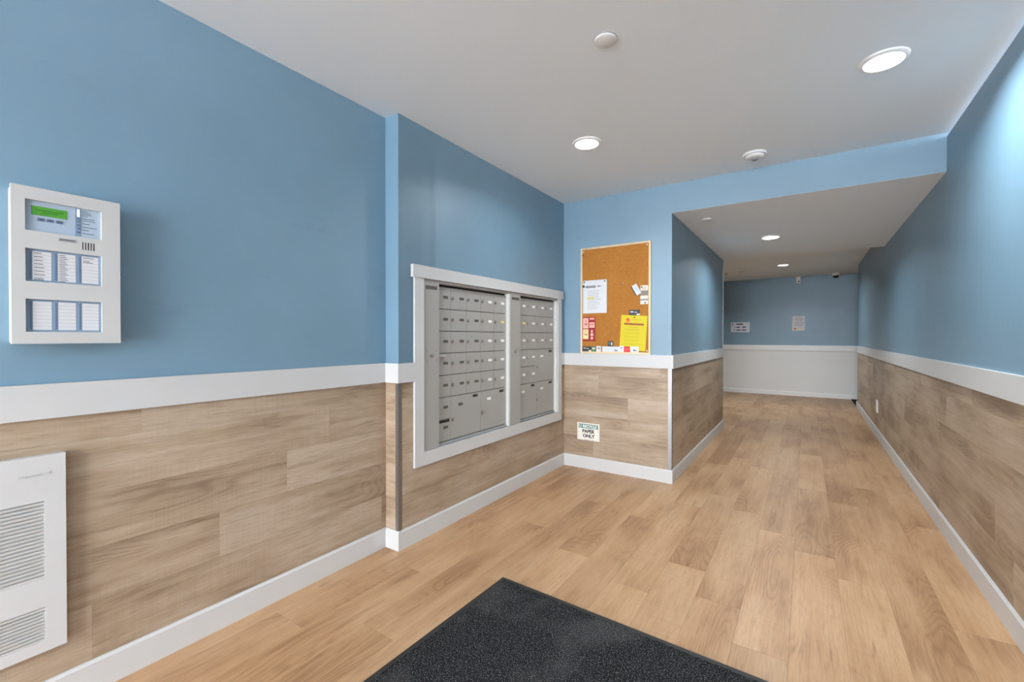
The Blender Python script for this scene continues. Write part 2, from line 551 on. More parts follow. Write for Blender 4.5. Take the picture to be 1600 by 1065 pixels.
# right wall -------------------------------------------------------------------
wr, mr, LR = wall('wall_right', (xr(YRE), YRE), (xr(YB), YB), HF, ext1=0.1)
uR = lambda y: YRE - y
jr = [2.594, 2.815, 2.606, 4.88, 5.6]
for r in range(5):
    lay(wr, 0, LR, ROWS[r], ROWS[r + 1], uR(jr[r]), 1.22, 0, PT, M['wall_wood'])
rail('trim_7', mr, 0, LR, label='white chair rail along the right wall')
base('baseboard_right', mr, -0.08, LR)

# far lobby ---------------------------------------------------------------------
wf, mf, LF = wall('wall_far', (-4.1, YF), (2.3, YF), HF)
struct(MB().box(0, LF, 0, 0.925, 0, 0.012).build('wall_far_wainscot', M['wall_white'], None, mf, bevel=0.001),
       'white painted lower part of the far wall')
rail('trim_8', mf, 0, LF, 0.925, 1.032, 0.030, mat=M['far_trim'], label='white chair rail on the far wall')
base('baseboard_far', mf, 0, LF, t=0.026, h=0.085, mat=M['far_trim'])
wall('wall_lobby', (-4.1, YE), (-4.1, YF), HF)
wall('wall_lobby_back', (XH - 0.0, YE), (-4.1, YE), HF, thick=0.1)
wall('wall_side', (2.3, YF), (2.3, YRE - 0.3), HF)
wall('wall_side_back', (2.3, YRE - 0.3), (xr(YRE) + 0.0, YRE - 0.3), HF, thick=0.1)

# entrance wall behind the camera, with a glazed opening ---------------------------------
wb, mbk, LB = wall('wall_entrance', (0.80, YB), (XL - 0.1, YB), HM, M['white'],
                   holes=[(0.22, 2.72, -0.0, 2.36)])
dr = MB()
for u in (0.22, 1.04, 1.88, 2.66):
    dr.box(u, u + 0.06, 0, 2.36, -0.09, -0.03)
for z in (0.0, 2.30):
    dr.box(0.28, 2.66, z, z + 0.06, -0.09, -0.03)
struct(dr.build('door_1', M['alu_light'], None, mbk, bevel=0.003), 'aluminium entrance door frames')
struct(MB().box(-14, 12, -22, YB - 0.02, -0.16, -0.06).build('pavement', M['concrete']))
pl = bpy.data.lights.new('entrance_portal', 'AREA')
pl.shape = 'RECTANGLE'; pl.size = 2.5; pl.size_y = 2.36
pl.cycles.is_portal = True
po = bpy.data.objects.new('entrance_portal', pl); C.objects.link(po)
po.matrix_world = T(0.80 - 1.47, YB - 0.14, 1.18) @ Matrix.Rotation(math.radians(90), 4, 'X')

# metal corner guards -------------------------------------------------------------------
def guard(name, x, y, z0, z1, sx, sy, w, label):
    """L profile round an outside corner at (x, y); sx, sy = directions of its legs."""
    t = 0.0055
    mb = MB()
    a, b = sorted((x + (-sx) * t, x + sx * w)); c, d = sorted((y + (-sy) * t, y))
    mb.box(a, b, c, d, z0, z1)
    a, b = sorted((x, x - sx * t)); c, d = sorted((y, y + sy * w))
    mb.box(a, b, c, d, z0, z1)
    return struct(mb.build(name, M['steel'], bevel=0.0008), label)
guard('trim_9', XM, YJ, BB, R0, -1, 1, 0.019, 'brushed metal corner guard on the jog')
guard('trim_10', XH, YC, BB, R0, -1, 1, 0.026, 'brushed metal corner guard at the hall entrance')
guard('trim_11', XH, YE, BB, HS, -1, -1, 0.004, 'thin metal corner guard at the far end of the hall')

# ------------------------------------------------------------------ mailboxes
tr = thing('mailbox_surround', 'white painted board frame around the two mailbox banks', 'frame', mm.copy())
MB().box(uM(1.785), uM(3.667), 1.546, 1.619, 0.0045, 0.0256).build('header_board', M['white'], tr, bevel=0.0015)
MB().box(uM(1.804), uM(1.878), 0.436, 1.546, 0.0045, 0.019).build('side_board', M['white'], tr, bevel=0.0012)
MB().box(uM(3.573), uM(3.643), 0.436, 1.546, 0.0045, 0.019).build('side_board', M['white'], tr, bevel=0.0012)
MB().box(uM(1.878), uM(3.573), 0.436, 0.516, 0.0045, 0.019).build('bottom_board', M['white'], tr, bevel=0.0012)

RZ = [1.516 - 0.1403 * i for i in range(8)]
DP = -0.014         # door face depth from the wall plane
FRONT = 0.012       # bank's rim
lock_me = MB().lathe([(0.0085, 0), (0.0085, 0.004), (0.0065, 0.0055), (0, 0.0055)], 14).box(-0.0012, 0.0012, -0.005, 0.005, 0.0052, 0.0064)
def lock_part(parent, x, y, z, r=1.0):
    MB_ = MB().lathe([(0.0085 * r, 0), (0.0085 * r, 0.005), (0.0062 * r, 0.0065), (0.001, 0.0066)], 14)
    MB_.box(-0.0013 * r, 0.0013 * r, -0.0055 * r, 0.0055 * r, 0.006, 0.0074)
    return MB_.build('lock', M['chrome'], parent, T(x, y, z), smooth=True)
lock_me.bm.free()
_lock = None
def lock(parent, x, y, z):
    global _lock
    if _lock is None:
        o = lock_part(parent, x, y, z, 1.3); _lock = o.data
        return o
    return link('lock', _lock, parent, T(x, y, z))
_lab = {}
def num_label(parent, x, y, z, kind):
    if kind not in _lab:
        mb = MB().box(-0.021, 0.021, -0.0085, 0.0085, 0, 0.0015)
        o = mb.build('number_label', M['label_' + kind], parent, T(x, y, z), bevel=0.0006)
        _lab[kind] = o.data
    else:
        o = link('number_label', _lab[kind], parent, T(x, y, z))
    return o
def slot(parent, x, y, z, wd=0.052):
    return MB().box(-wd / 2, wd / 2, -0.0085, 0.0085, 0, 0.0015).build('mail_slot', M['black'], parent, T(x, y, z), bevel=0.0006)

def bank(name, label, u0, u1, stile, jamb, cols, small, large, label_kind, locks):
    """One recessed bank: box, rim, master stile, one child per door."""
    t = thing(name, label, 'mailbox', mm.copy(), 'mailbox banks in the wall')
    MB().box(u0, u1, 0.518, 1.544, -0.17, DP - 0.012).build('cabinet_back', M['dark'], t)
    # rim rails
    MB().box(u0, u1, RZ[0] + 0.012, 1.544, DP - 0.012, FRONT).build('top_rail', M['alu'], t, bevel=0.001)
    MB().box(u0 + stile, u1 - jamb, 0.518, RZ[7] - 0.004, DP - 0.012, DP + 0.006).build('bottom_rail', M['alu'], t, bevel=0.001)
    MB().box(u1 - jamb, u1, 0.518, RZ[0] + 0.012, DP - 0.012, FRONT).build('jamb', M['alu_light'], t, bevel=0.0015)
    st = MB().box(u0, u0 + stile, 0.518, RZ[0] + 0.012, DP - 0.012, FRONT).build('master_stile', M['alu'], t, bevel=0.0015)
    su = u0 + stile / 2
    lk = lock(st, su, 1.085, FRONT)
    lk.scale = (1.1, 1.1, 1.1)
    MB().box(-stile * 0.36, stile * 0.36, -0.011, 0.011, 0, 0.001).build('maker_plate', M['label_dark'], st, T(su, 1.497, FRONT))
    rv = MB()
    for sx in (-1, 1):
        for z in (-0.034, -0.026, 0.026, 0.034):
            rv.lathe([(0.0022, 0), (0.0018, 0.0012), (0, 0.0014)], 8, (su + sx * stile * 0.3, 1.085 + z, FRONT))
    rv.build('rivet', M['chrome'], st)['kind'] = 'stuff'
    g = 0.0012
    def door(a, b, z0, z1, nm='door'):
        return MB().box(a + g, b - g, z0 + g * 1.8, z1 - g * 1.8, DP - 0.010, DP).build(nm, M['alu'], t, bevel=0.0012)
    for r, c in small:
        a, b = cols[c], cols[c + 1]
        d = door(a, b, RZ[r + 1], RZ[r])
        k = label_kind(r, c)
        num_label(d, a + (b - a) * 0.70, (RZ[r] + RZ[r + 1]) / 2 + 0.006, DP, k)
        if locks(r, c): lock(d, a + 0.016, (RZ[r] + RZ[r + 1]) / 2 + 0.004, DP)
    for (r0, r1, c0, c1, k) in large:
        a, b = cols[c0], cols[c1]
        d = door(a, b, RZ[r1], RZ[r0], 'parcel_door')
        slot(d, b - 0.062, RZ[r0] - 0.022, DP)
        num_label(d, cols[c0] + (cols[c0 + 1] - cols[c0]) * 0.62, RZ[r0] - 0.062, DP, k)
        if c0 > 0 or r0 < 5: lock(d, a + 0.016, (RZ[r0] + RZ[r1]) / 2 - 0.012, DP)
    return t
cl = [uM(1.990 + 0.158 * i) for i in range(6)]
small = [(r, c) for r in range(5) for c in range(5)] + [(5, 0)]
left_bank = bank('mailbox_bank', 'larger grey mailbox bank on the left with five columns of doors', uM(1.879), uM(2.800),
     uM(2.013) - uM(1.879), 0.020, cl, small, [(5, 7, 1, 3, 'dark'), (5, 7, 3, 5, 'white')],
     lambda r, c: 'yellow' if (r, c) == (1, 4) else ('dark' if c < 3 else 'white'), lambda r, c: True)  # dark and white columns stand for reflections in the chrome labels
g0 = cl[0]
d = MB().box(g0 + 0.0012, cl[1] - 0.0012, RZ[7] + 0.002, RZ[6] - 0.002, DP - 0.010, DP).build('outgoing_door', M['alu'], left_bank, bevel=0.0012)
d['label'] = 'outgoing mail door with a long black slot'
slot(d, (g0 + cl[1]) / 2 + 0.004, RZ[6] - 0.012, DP, 0.125)
num_label(d, g0 + 0.11, RZ[6] - 0.052, DP, 'dark')
# key left hanging out of the fourth row
MB().box(-0.035, 0.035, -0.002, 0.002, 0, 0.016).build('handle', M['alu_light'], left_bank, T(g0 + 0.062, RZ[3] - 0.016, DP + 0.001), bevel=0.0008)
cr = [uM(2.930 + 0.1527 * i) for i in range(5)]
small = [(r, c) for r in range(3) for c in range(4)] + [(3, 0), (3, 1), (4, 0), (4, 1)]
bank('mailbox_bank', 'smaller grey mailbox bank on the right with labels coloured as white reflections and four parcel compartments', uM(2.802), uM(3.572),
     uM(2.950) - uM(2.860) + 0.052, 0.020, cr, small, [(3, 5, 2, 4, 'white'), (5, 7, 0, 2, 'white'), (5, 7, 2, 4, 'white')],
     lambda r, c: 'yellow' if (r, c) == (1, 0) else 'white', lambda r, c: True)['label'] = 'smaller grey mailbox bank on the right with number labels coloured as white reflections'

# ------------------------------------------------------------------ fire alarm panel
PD = 0.068
pf = thing('fire_alarm_panel', 'white wall mounted fire alarm panel with green screen and label windows', 'alarm panel',
           ml @ T(uL(0.258), 1.178, 0))
PWd, PH = 0.247, 0.472
MB().box(0.004, PWd - 0.004, 0.004, PH - 0.004, 0.0005, 0.048).build('back_box', M['panel'], pf, bevel=0.002)
wins = [(0.029, 0.200, 0.341, 0.434), (0.028, 0.200, 0.188, 0.287), (0.028, 0.200, 0.036, 0.135)]
dm = MB()
zf0, zf1 = 0.049, PD
xs = (0.0, 0.029, 0.200, PWd)
dm.box(0, 0.0285, 0, PH, zf0, zf1).box(0.200, PWd, 0, PH, zf0, zf1)
ys = [0.0, 0.036, 0.135, 0.188, 0.287, 0.341, 0.434, PH]
for a, b in ((0, 1), (2, 3), (4, 5), (6, 7)):
    dm.box(0.0285, 0.200, ys[a], ys[b], zf0, zf1)
bmesh.ops.remove_doubles(dm.bm, verts=dm.bm.verts, dist=0.00005)
dm.build('door', M['panel'], pf)
WZ = PD - 0.009
dsp = MB().box(0.0285, 0.200, 0.341, 0.434, 0.049, WZ).build('display_plate', M['panel_blue'], pf)
dsp['label'] = 'pale blue operating plate behind the top window'
lcd = MB().box(0.042, 0.120, 0.391, 0.418, WZ, WZ + 0.001).build('screen', M['lcd'], dsp)
lcd['label'] = 'lit green text screen'
MB().box(0.050, 0.112, 0.4065, 0.4085, WZ + 0.001, WZ + 0.0012).box(0.066, 0.100, 0.3995, 0.4015, WZ + 0.001, WZ + 0.0012).build('screen_text', M['lcd_dark'], dsp)
for x in (0.063, 0.083, 0.103):
    MB().box(-0.0075, 0.0075, -0.0045, 0.0045, 0, 0.0016).build('button', M['button'], dsp, T(x, 0.379, WZ), bevel=0.0007)
am = MB()
am.prism([(0.0605, 0.3765), (0.0655, 0.3765), (0.063, 0.3812)], WZ + 0.0017, WZ + 0.0022)
am.prism([(0.083, 0.3768), (0.0855, 0.3813), (0.0805, 0.3813)], WZ + 0.0017, WZ + 0.0022)
am.box(0.0995, 0.1065, 0.3782, 0.3796, WZ + 0.0017, WZ + 0.0022)
am.build('button_marks', M['ink'], dsp)
MB().box(0.1405, 0.1525, 0.344, 0.432, WZ, WZ + 0.0007).build('indicator_strip', M['panel_blue2'], dsp)
for i, y in enumerate((0.427, 0.421, 0.415, 0.409)):
    MB().box(0.1435, 0.1485, y - 0.002, y + 0.002, WZ + 0.0007, WZ + 0.0015).build('indicator_light', M['led'], dsp)
for y in (0.400, 0.391, 0.379, 0.368, 0.356):
    MB().box(0.1425, 0.1505, y - 0.0032, y + 0.0032, WZ + 0.0007, WZ + 0.0020).build('button', M['button'], dsp, bevel=0.0006)
tm = MB()
for y, wd in zip((0.427, 0.4215, 0.416, 0.4105, 0.402, 0.396, 0.386, 0.375, 0.366, 0.355), (0.014, 0.02, 0.023, 0.013, 0.03, 0.031, 0.018, 0.035, 0.016, 0.028)):
    tm.box(0.155, 0.155 + wd, y - 0.0008, y + 0.0008, WZ, WZ + 0.0003)
tm.box(0.1395, 0.1402, 0.342, 0.433, WZ, WZ + 0.0004)
tm.build('printed_text', M['ink'], dsp)
# name plate, speaker slots, key lock
npl = MB().box(0.099, 0.139, 0.3195, 0.329, PD, PD + 0.0015).build('name_plate', M['ink_soft'], pf, bevel=0.0004)
MB().box(0.102, 0.136, 0.3232, 0.3256, PD + 0.0015, PD + 0.0018).build('printed_text', M['ink'], npl)
for i in range(5):
    MB().box(0.153 + i * 0.0066, 0.1555 + i * 0.0066, 0.301, 0.325, PD - 0.0004, PD + 0.0004).build('speaker_slot', M['black'], pf)
MB().lathe([(0.005, 0), (0.005, 0.003), (0, 0.0032)], 14, axis='X').build('key_lock', M['chrome'], pf, T(PWd, 0.236, 0.058), smooth=True)
# zone windows
for wi, (x0, x1, y0, y1) in enumerate(wins[1:]):
    plate = MB().box(0.0285, 0.200, ys[3] if wi == 0 else ys[1], ys[4] if wi == 0 else ys[2], 0.049, WZ).build('zone_plate', M['panel_blue2'], pf)
    for ci in range(3):
        cx = x0 + 0.0075 + ci * 0.0545
        cardh = MB().box(cx + 0.0088, cx + 0.0490, y0 + 0.006, y1 - 0.006, WZ, WZ + 0.0005).build('zone_card', M['paper'], plate)
        st = MB()
        for k in range(16):
            yy = y0 + 0.011 + k * (y1 - y0 - 0.022) / 15
            st.box(cx + 0.002, cx + 0.0068, yy - 0.0018, yy + 0.0018, WZ, WZ + 0.0010)
        st.build('indicator_row', M['button'], plate)
        ln = MB()
        for k in range(1, 8):
            yy = y0 + 0.006 + k * (y1 - y0 - 0.012) / 8
            ln.box(cx + 0.0092, cx + 0.0486, yy - 0.0003, yy + 0.0003, WZ + 0.0005, WZ + 0.0007)
        ln.build('ruled_lines', M['ink_soft'], plate)
        if wi == 0:
            tx = MB()
            rows = {0: [(0, .016), (1, .019), (2, .019), (3, .02), (4, .022), (5, .023), (6, .023), (7, .021), (7.4, .021)],
                    1: [(k / 2, .014 + .006 * ((k * 7) % 3) / 2) for k in range(16)], 2: [(0, .026), (.9, .016), (1.3, .023)]}[ci]
            for k, wd in rows:
                yy = y1 - 0.0115 - k * (y1 - y0 - 0.012) / 8
                tx.box(cx + 0.0115, cx + 0.0115 + wd, yy - 0.0009, yy + 0.0009, WZ + 0.0005, WZ + 0.0008)
            tx.build('printed_text', M['ink'], plate)

# ------------------------------------------------------------------ wall heater
ht = thing('wall_heater', 'white louvred wall heater set into the left wood wainscot', 'heater', ml @ T(uL(-0.03), 0.215, PT))
HW, HH, HD = 0.406, 0.614, 0.028
hx0, hx1 = 0.050, 0.358
louv = [(0.140 + 0.0 - 0.106, 0.140, 10), (0.231, 0.472, 21)]
fmb = MB()
fmb.box(0, hx0, 0, HH, 0.0003, HD).box(hx1, HW, 0, HH, 0.0003, HD)
for a, b in ((0, louv[0][0]), (louv[0][1], louv[1][0]), (louv[1][1], HH)):
    fmb.box(hx0, hx1, a, b, 0.0003, HD)
bmesh.ops.remove_doubles(fmb.bm, verts=fmb.bm.verts, dist=0.00005)
# drop the inner shared faces so the panel is one clean sheet
seen = {}
for f in list(fmb.bm.faces):
    k = tuple(sorted(v.index for v in f.verts)); 
fmb.bm.faces.ensure_lookup_table(); fmb.bm.verts.index_update()
for f in list(fmb.bm.faces):
    seen.setdefault(tuple(sorted(v.index for v in f.verts)), []).append(f)
bmesh.ops.delete(fmb.bm, geom=[f for fs in seen.values() if len(fs) > 1 for f in fs], context='FACES')
hp = fmb.build('front_panel', M['white'], ht)
MB().box(hx0, hx1, 0.03, 0.475, 0.0003, 0.014).build('inner_grille', M['grille'], ht)
slat_me = None
for a, b, n in louv:
    p = (b - a) / n
    for i in range(n):
        y0 = a + i * p
        if slat_me is None:
            mb = MB()
            L2 = hx1 - hx0
            pts = [(0, 0.0225), (0, 0.0252), (p * 0.70, 0.0278), (p * 0.76, 0.0272), (p * 0.70, 0.0250)]
            bm = mb.bm
            A = [bm.verts.new((0, y, z)) for y, z in pts]; B = [bm.verts.new((L2, y, z)) for y, z in pts]
            bm.faces.new(A); bm.faces.new(B[::-1])
            for q in range(5): bm.faces.new((A[q], B[q], B[(q + 1) % 5], A[(q + 1) % 5]))
            o = mb.build('slat', M['white'], ht, T(hx0, y0, 0)); slat_me = o.data
        else:
            link('slat', slat_me, ht, T(hx0, y0, 0))
lb = lettering('STELPRO', 0.0115, M['white'], hp, 0.327, 0.556, HD + 0.0006, wx=1.0, depth=0.0018, spacing=1.15)
MB().prism([(0.367, 0.5545), (0.3715, 0.560), (0.367, 0.5655), (0.3625, 0.560)], HD, HD + 0.0014).build('emblem', M['white'], hp)

# ------------------------------------------------------------------ bulletin board
BX0, BX1, BZ0, BZ1 = -1.7195, -1.0825, 1.0515, 2.005
ub = lambda x: x - XM
bb = thing('bulletin_board', 'cork bulletin board with pale pine frame standing on the chair rail', 'bulletin board', mc @ T(ub(BX0), BZ0, 0))
BW, BH, FW = BX1 - BX0, BZ1 - BZ0, 0.0165
CZ = 0.011
MB().box(0.004, BW - 0.004, 0.004, BH - 0.004, 0.0005, CZ).build('cork_sheet', M['cork'], bb)
for (a, b, c, d_) in ((0, FW, 0, BH), (BW - FW, BW, 0, BH)):
    L_ = d_ - c
    MB().box(-L_ / 2, L_ / 2, -FW / 2, FW / 2, 0.0007, 0.019).build('frame_strip', M['pine'], bb,
        T((a + b) / 2, (c + d_) / 2, 0) @ Matrix.Rotation(math.pi / 2, 4, 'Z'), bevel=0.0015)
for y in (0, BH - FW):
    L_ = BW - 2 * FW
    MB().box(-L_ / 2, L_ / 2, -FW / 2, FW / 2, 0.0007, 0.019).build('frame_strip', M['pine'], bb, T(BW / 2, y + FW / 2, 0), bevel=0.0015)

def sheet(name, label, cat, x0, x1, z0, z1, mat, lift=0.0003, rot=0.0, group=None, th=0.0004, y=None):
    """A paper or card pinned to the cork; x in room coordinates, local origin at its centre."""
    t = thing(name, label, cat, mc @ T(ub((x0 + x1) / 2), (z0 + z1) / 2, CZ + lift) @ Matrix.Rotation(rot, 4, 'Z'), group)
    wd, hg = x1 - x0, z1 - z0
    MB().box(-wd / 2, wd / 2, -hg / 2, hg / 2, 0, th).build('sheet', mat, t)
    t['w'] = wd; t['h'] = hg; t['t'] = th
    return t, wd, hg, th
def bars(parent, mat, items, z, name='printed_text'):
    mb = MB()
    for a, b, c, d_ in items: mb.box(a, b, c, d_, z, z + 0.0002)
    return mb.build(name, mat, parent)
def lines(x0, x1, ytop, n, pitch, th, seed):
    r = random.Random(seed)
    return [(x0, x1 - (x1 - x0) * r.random() * 0.35, ytop - i * pitch - th, ytop - i * pitch) for i in range(n)]

# white notice
t, wd, hg, th = sheet('notice', 'white letter notice with black heading on left of cork board', 'notice', -1.698, -1.4705, 1.413, 1.710, M['paper'])
bars(t, M['ink'], [(-0.085, 0.008, 0.081, 0.099), (0.024, 0.058, 0.088, 0.096)], th, 'heading')
bars(t, M['paper'], [(-0.078, 0.002, 0.088, 0.092)], th + 0.0002, 'heading_letters')
bars(t, M['ink_soft'], lines(-0.070, 0.062, 0.055, 13, 0.0135, 0.0030, 3), th)
bars(t, M['label_yellow'], [(-0.070, -0.006, -0.022, 0.0)], th, 'highlighted_lines')
# dark red flyer with four panels
t, wd, hg, th = sheet('flyer', 'dark red flyer of four panels below the white notice', 'flyer', -1.7025, -1.5755, 1.160, 1.3815, M['red_paper'])
for (a, b, c, d_, m_) in ((-0.058, -0.006, 0.006, 0.100, 'pink_paper'), (0.003, 0.054, 0.012, 0.060, 'pink_paper'), (-0.058, -0.006, -0.090, -0.002, 'cream_paper')):
    bars(t, M[m_], [(a, b, c, d_)], th, 'printed_panel')
bars(t, M['brown_bar'], [(-0.046, -0.016, 0.048, 0.054), (-0.046, -0.014, 0.036, 0.043), (-0.038, -0.026, 0.068, 0.078), (-0.046, -0.016, -0.046, -0.041),
                         (-0.046, -0.014, -0.056, -0.050), (-0.036, -0.026, -0.026, -0.016), (0.012, 0.022, 0.034, 0.046), (0.032, 0.042, 0.036, 0.048)], th + 0.0002)
bars(t, M['pink_paper'], [(0.006, 0.052, 0.086, 0.100)], th, 'heading')
dk = MB()
for yy, rr in ((-0.020, 0.011), (-0.050, 0.015), (-0.082, 0.013)):
    dk.lathe([(rr, th), (rr, th + 0.0002), (0, th + 0.0002)], 18, (0.028, yy, 0))
dk.build('printed_rosette', M['pink_paper'], t)
# yellow notice
t, wd, hg, th = sheet('notice', 'bright yellow notice with orange emblem at lower right of cork board', 'notice', -1.345, -1.118, 1.086, 1.384, M['yellow_paper'], 0.0008, math.radians(-3.6))
bars(t, M['brown_bar'], [(-0.084, 0.086, 0.066, 0.082)], th, 'heading')
bars(t, M['ink_yellow'], [(-0.020, 0.062, 0.108, 0.116), (-0.005, 0.05, 0.095, 0.099), (-0.045, 0.04, 0.044, 0.049)], th)
bars(t, M['ink_yellow'], [q for k in range(5) for q in lines(-0.078, 0.080, 0.032 - k * 0.031, 2, 0.010, 0.0035, 10 + k)], th)
mbx = MB().lathe([(0.019, th), (0.019, th + 0.0002), (0, th + 0.0002)], 24, (-0.052, 0.106, 0))
em = mbx.build('emblem', M['orange'], t)
bars(t, M['brown_bar'], [(-0.064, -0.047, 0.107, 0.118)], th + 0.0003, 'emblem_mark')
# tilted white card, striped leaflet, cards
t, wd, hg, th = sheet('business_card', 'white business card with black edge pinned at a tilt', 'card', -1.2345 - 0.0, -1.1815, 1.5545, 1.6475, M['paper'], 0.0009, math.radians(29))
bars(t, M['black_card'], [(-wd / 2, -wd / 2 + 0.009, -hg / 2, hg / 2)], th, 'dark_edge')
bars(t, M['blue_print'], [(-0.004, 0.014, -0.02, 0.022)], th, 'printed_picture')
t, wd, hg, th = sheet('leaflet', 'narrow beige leaflet with grey photo at right edge of board', 'leaflet', -1.1705, -1.1065, 1.476, 1.635, M['beige_card'], 0.0004)
bars(t, M['grey_photo'], [(-wd / 2, wd / 2, -0.007, 0.036)], th, 'printed_picture')
bars(t, M['ink_soft'], [(-wd / 2, wd / 2, -0.049, -0.033)], th, 'printed_band')
bars(t, M['ink'], lines(-0.018, 0.026, 0.064, 3, 0.009, 0.002, 5), th)
t, wd, hg, th = sheet('business_card', 'black business card tucked above the yellow notice', 'card', -1.2675, -1.1735, 1.376, 1.431, M['black_card'], 0.0002)
bars(t, M['paper'], [(-0.036, -0.010, 0.006, 0.015), (0.0, 0.022, 0.004, 0.010)], th)
bars(t, M['beige_card'], [(0.018, 0.046, -0.018, -0.006)], th, 'corner_print')
ZB = BZ0 + FW + 0.0005
def bcard(label, x0, x1, top, mat, lift=0.0004):
    return sheet('business_card', label, 'card', x0, x1, ZB, top, mat, lift, 0, 'business cards along the bottom of the cork board')
t, wd, hg, th = bcard('black business card in the bottom left corner of the cork board', -1.7030, -1.6150, 1.113, M['black_card'])
bars(t, M['paper'], [(-0.034, -0.012, 0.004, 0.011), (-0.006, 0.020, 0.001, 0.006)], th)
bars(t, M['beige_card'], [(0.018, 0.043, -0.022, -0.010)], th, 'corner_print')
t, wd, hg, th = bcard('small green card beside the black corner card', -1.6145, -1.5720, 1.113, M['green_card'])
bars(t, M['beige_card'], [(-0.012, 0.012, -0.002, 0.012)], th, 'printed_picture')
t, wd, hg, th = bcard('small white card with grey square, between green card and wide card', -1.5660, -1.5235, 1.119, M['paper'])
bars(t, M['ink_soft'], [(-0.009, 0.011, -0.006, 0.014)], th, 'printed_picture')
t, wd, hg, th = bcard('wide white card with pale blue print, widest of bottom row', -1.5115, -1.3530, 1.115, M['paper'])
bars(t, M['blue_print'], [(-0.050, 0.052, -0.006, 0.004), (-0.020, 0.072, 0.016, 0.022)], th)
bars(t, M['ink'], [(0.034, 0.045, -0.016, -0.004), (0.048, 0.062, -0.016, -0.006)], th, 'printed_picture')
t, wd, hg, th = bcard('small white card just left of the bright red card', -1.3520, -1.3125, 1.122, M['paper'], 0.0024)
bars(t, M['ink'], [(-0.010, 0.006, 0.006, 0.013)], th)
bars(t, M['pink_paper'], [(-0.008, 0.008, -0.008, -0.003)], th, 'printed_line')
t, wd, hg, th = bcard('bright red card at the foot of the yellow notice', -1.3120, -1.2610, 1.118, M['bright_red'], 0.0024)
bars(t, M['pink_paper'], [(-0.014, 0.016, -0.001, 0.002)], th)
t, wd, hg, th = bcard('white card with dark picture right of bright red card', -1.2555, -1.1835, 1.118, M['paper'], 0.0024)
bars(t, M['ink'], [(-0.010, 0.006, -0.014, -0.002), (0.009, 0.018, -0.014, -0.006)], th, 'printed_picture')
bars(t, M['blue_print'], [(-0.022, 0.018, 0.008, 0.012)], th)
t, wd, hg, th = sheet('photo_card', 'small dark photo card above the wide white card', 'card', -1.4575, -1.4070, 1.1170, 1.1640, M['black_card'], 0.0004)
bars(t, M['paper'], [(0.004, 0.014, -0.014, 0.012)], th, 'printed_figure')
bars(t, M['green_card'], [(-0.020, -0.004, -0.004, 0.010)], th, 'printed_shape')

# push pins and clip
pin_mesh = {}
def pin(x, z, mat, label, lift=0.0):
    key = mat
    mtx = mc @ T(ub(x), z, CZ + lift)
    if key not in pin_mesh:
        o = MB().lathe([(0.0058, 0.0), (0.0062, 0.001), (0.0036, 0.003), (0.0034, 0.007), (0.0056, 0.0095), (0.0050, 0.011), (0, 0.0113)], 14).build('push_pin', M[mat], None, mtx, smooth=True)
        pin_mesh[key] = o.data
    else:
        o = link('push_pin', pin_mesh[key], None, mtx)
    return tag(o, label, 'push pin', 'push pins in the cork board')
pin(-1.6925, 1.9709, 'beige_card', 'white push pin in top left corner of cork board')
pin(-1.1137, 1.9740, 'beige_card', 'white push pin in top right corner of cork board')
pin(-1.1120, 1.0835, 'beige_card', 'white push pin at bottom right, beside the yellow notice')
pin(-1.7000, 1.9420, 'brown_bar', 'brown push pin just below the top left white pin')
pin(-1.4891, 1.8588, 'brown_bar', 'lone brown push pin in upper bare cork')
pin(-1.3363, 1.6560, 'brown_bar', 'left one of two brown pins in bare cork')
pin(-1.3210, 1.6608, 'ink_soft', 'grey push pin beside a brown pin in bare cork')
pin(-1.6840, 1.6960, 'ink', 'dark push pin in top left of white notice', 0.0008)
pin(-1.4880, 1.6950, 'ink', 'dark push pin in top right of white notice', 0.0008)
pin(-1.2210, 1.3660, 'brown_bar', 'brown push pin at the top of the yellow notice', 0.0014)
pin(-1.1590, 1.6210, 'ink', 'dark push pin in top of the beige leaflet', 0.0010)
pin(-1.1290, 1.4880, 'ink', 'dark push pin in bottom of the beige leaflet', 0.0010)
ck = thing('clip', 'small black clip at the left edge of white notice', 'clip', mc @ T(ub(-1.694), 1.659, CZ + 0.0009))
MB().box(-0.011, 0.011, -0.010, 0.010, 0, 0.004).build('body', M['black'], ck, bevel=0.0015)
MB().box(0.008, 0.020, -0.008, -0.003, 0.001, 0.003).build('wire', M['ink'], ck, bevel=0.0005)

# ------------------------------------------------------------------ recycle sign
sg = thing('recycle_sign', 'small white and green recycle sign reading paper only on wood wainscot', 'sign', mc @ T(ub(-1.6465), 0.3365, PT + 0.0004))
MB().box(-0.108, 0.108, -0.078, 0.078, 0, 0.002).build('plate', M['sign_cream'], sg, bevel=0.0004)
bars(sg, M['sign_green'], [(-0.095, 0.095, 0.029, 0.067)], 0.002, 'green_band')
bars(sg, M['ink_soft'], [(-0.097, 0.097, -0.068, -0.0668), (-0.097, 0.097, 0.068, 0.0692), (-0.097, -0.0958, -0.068, 0.068), (0.0958, 0.097, -0.068, 0.068)], 0.002, 'border_line')
bars(sg, M['ink_soft'], [(-0.035, 0.055, -0.0735, -0.071)], 0.002, 'small_print')
lettering('RECYCLE', 0.0335, M['sign_cream'], sg, 0.014, 0.047, 0.0026, depth=0.0003, bold=0.0014)
lettering('PAPER', 0.042, M['ink'], sg, 0.0, 0.002, 0.0024, depth=0.0003, bold=0.0020)
lettering('ONLY', 0.042, M['ink'], sg, 0.004, -0.040, 0.0024, depth=0.0003, bold=0.0020)
rm = MB()
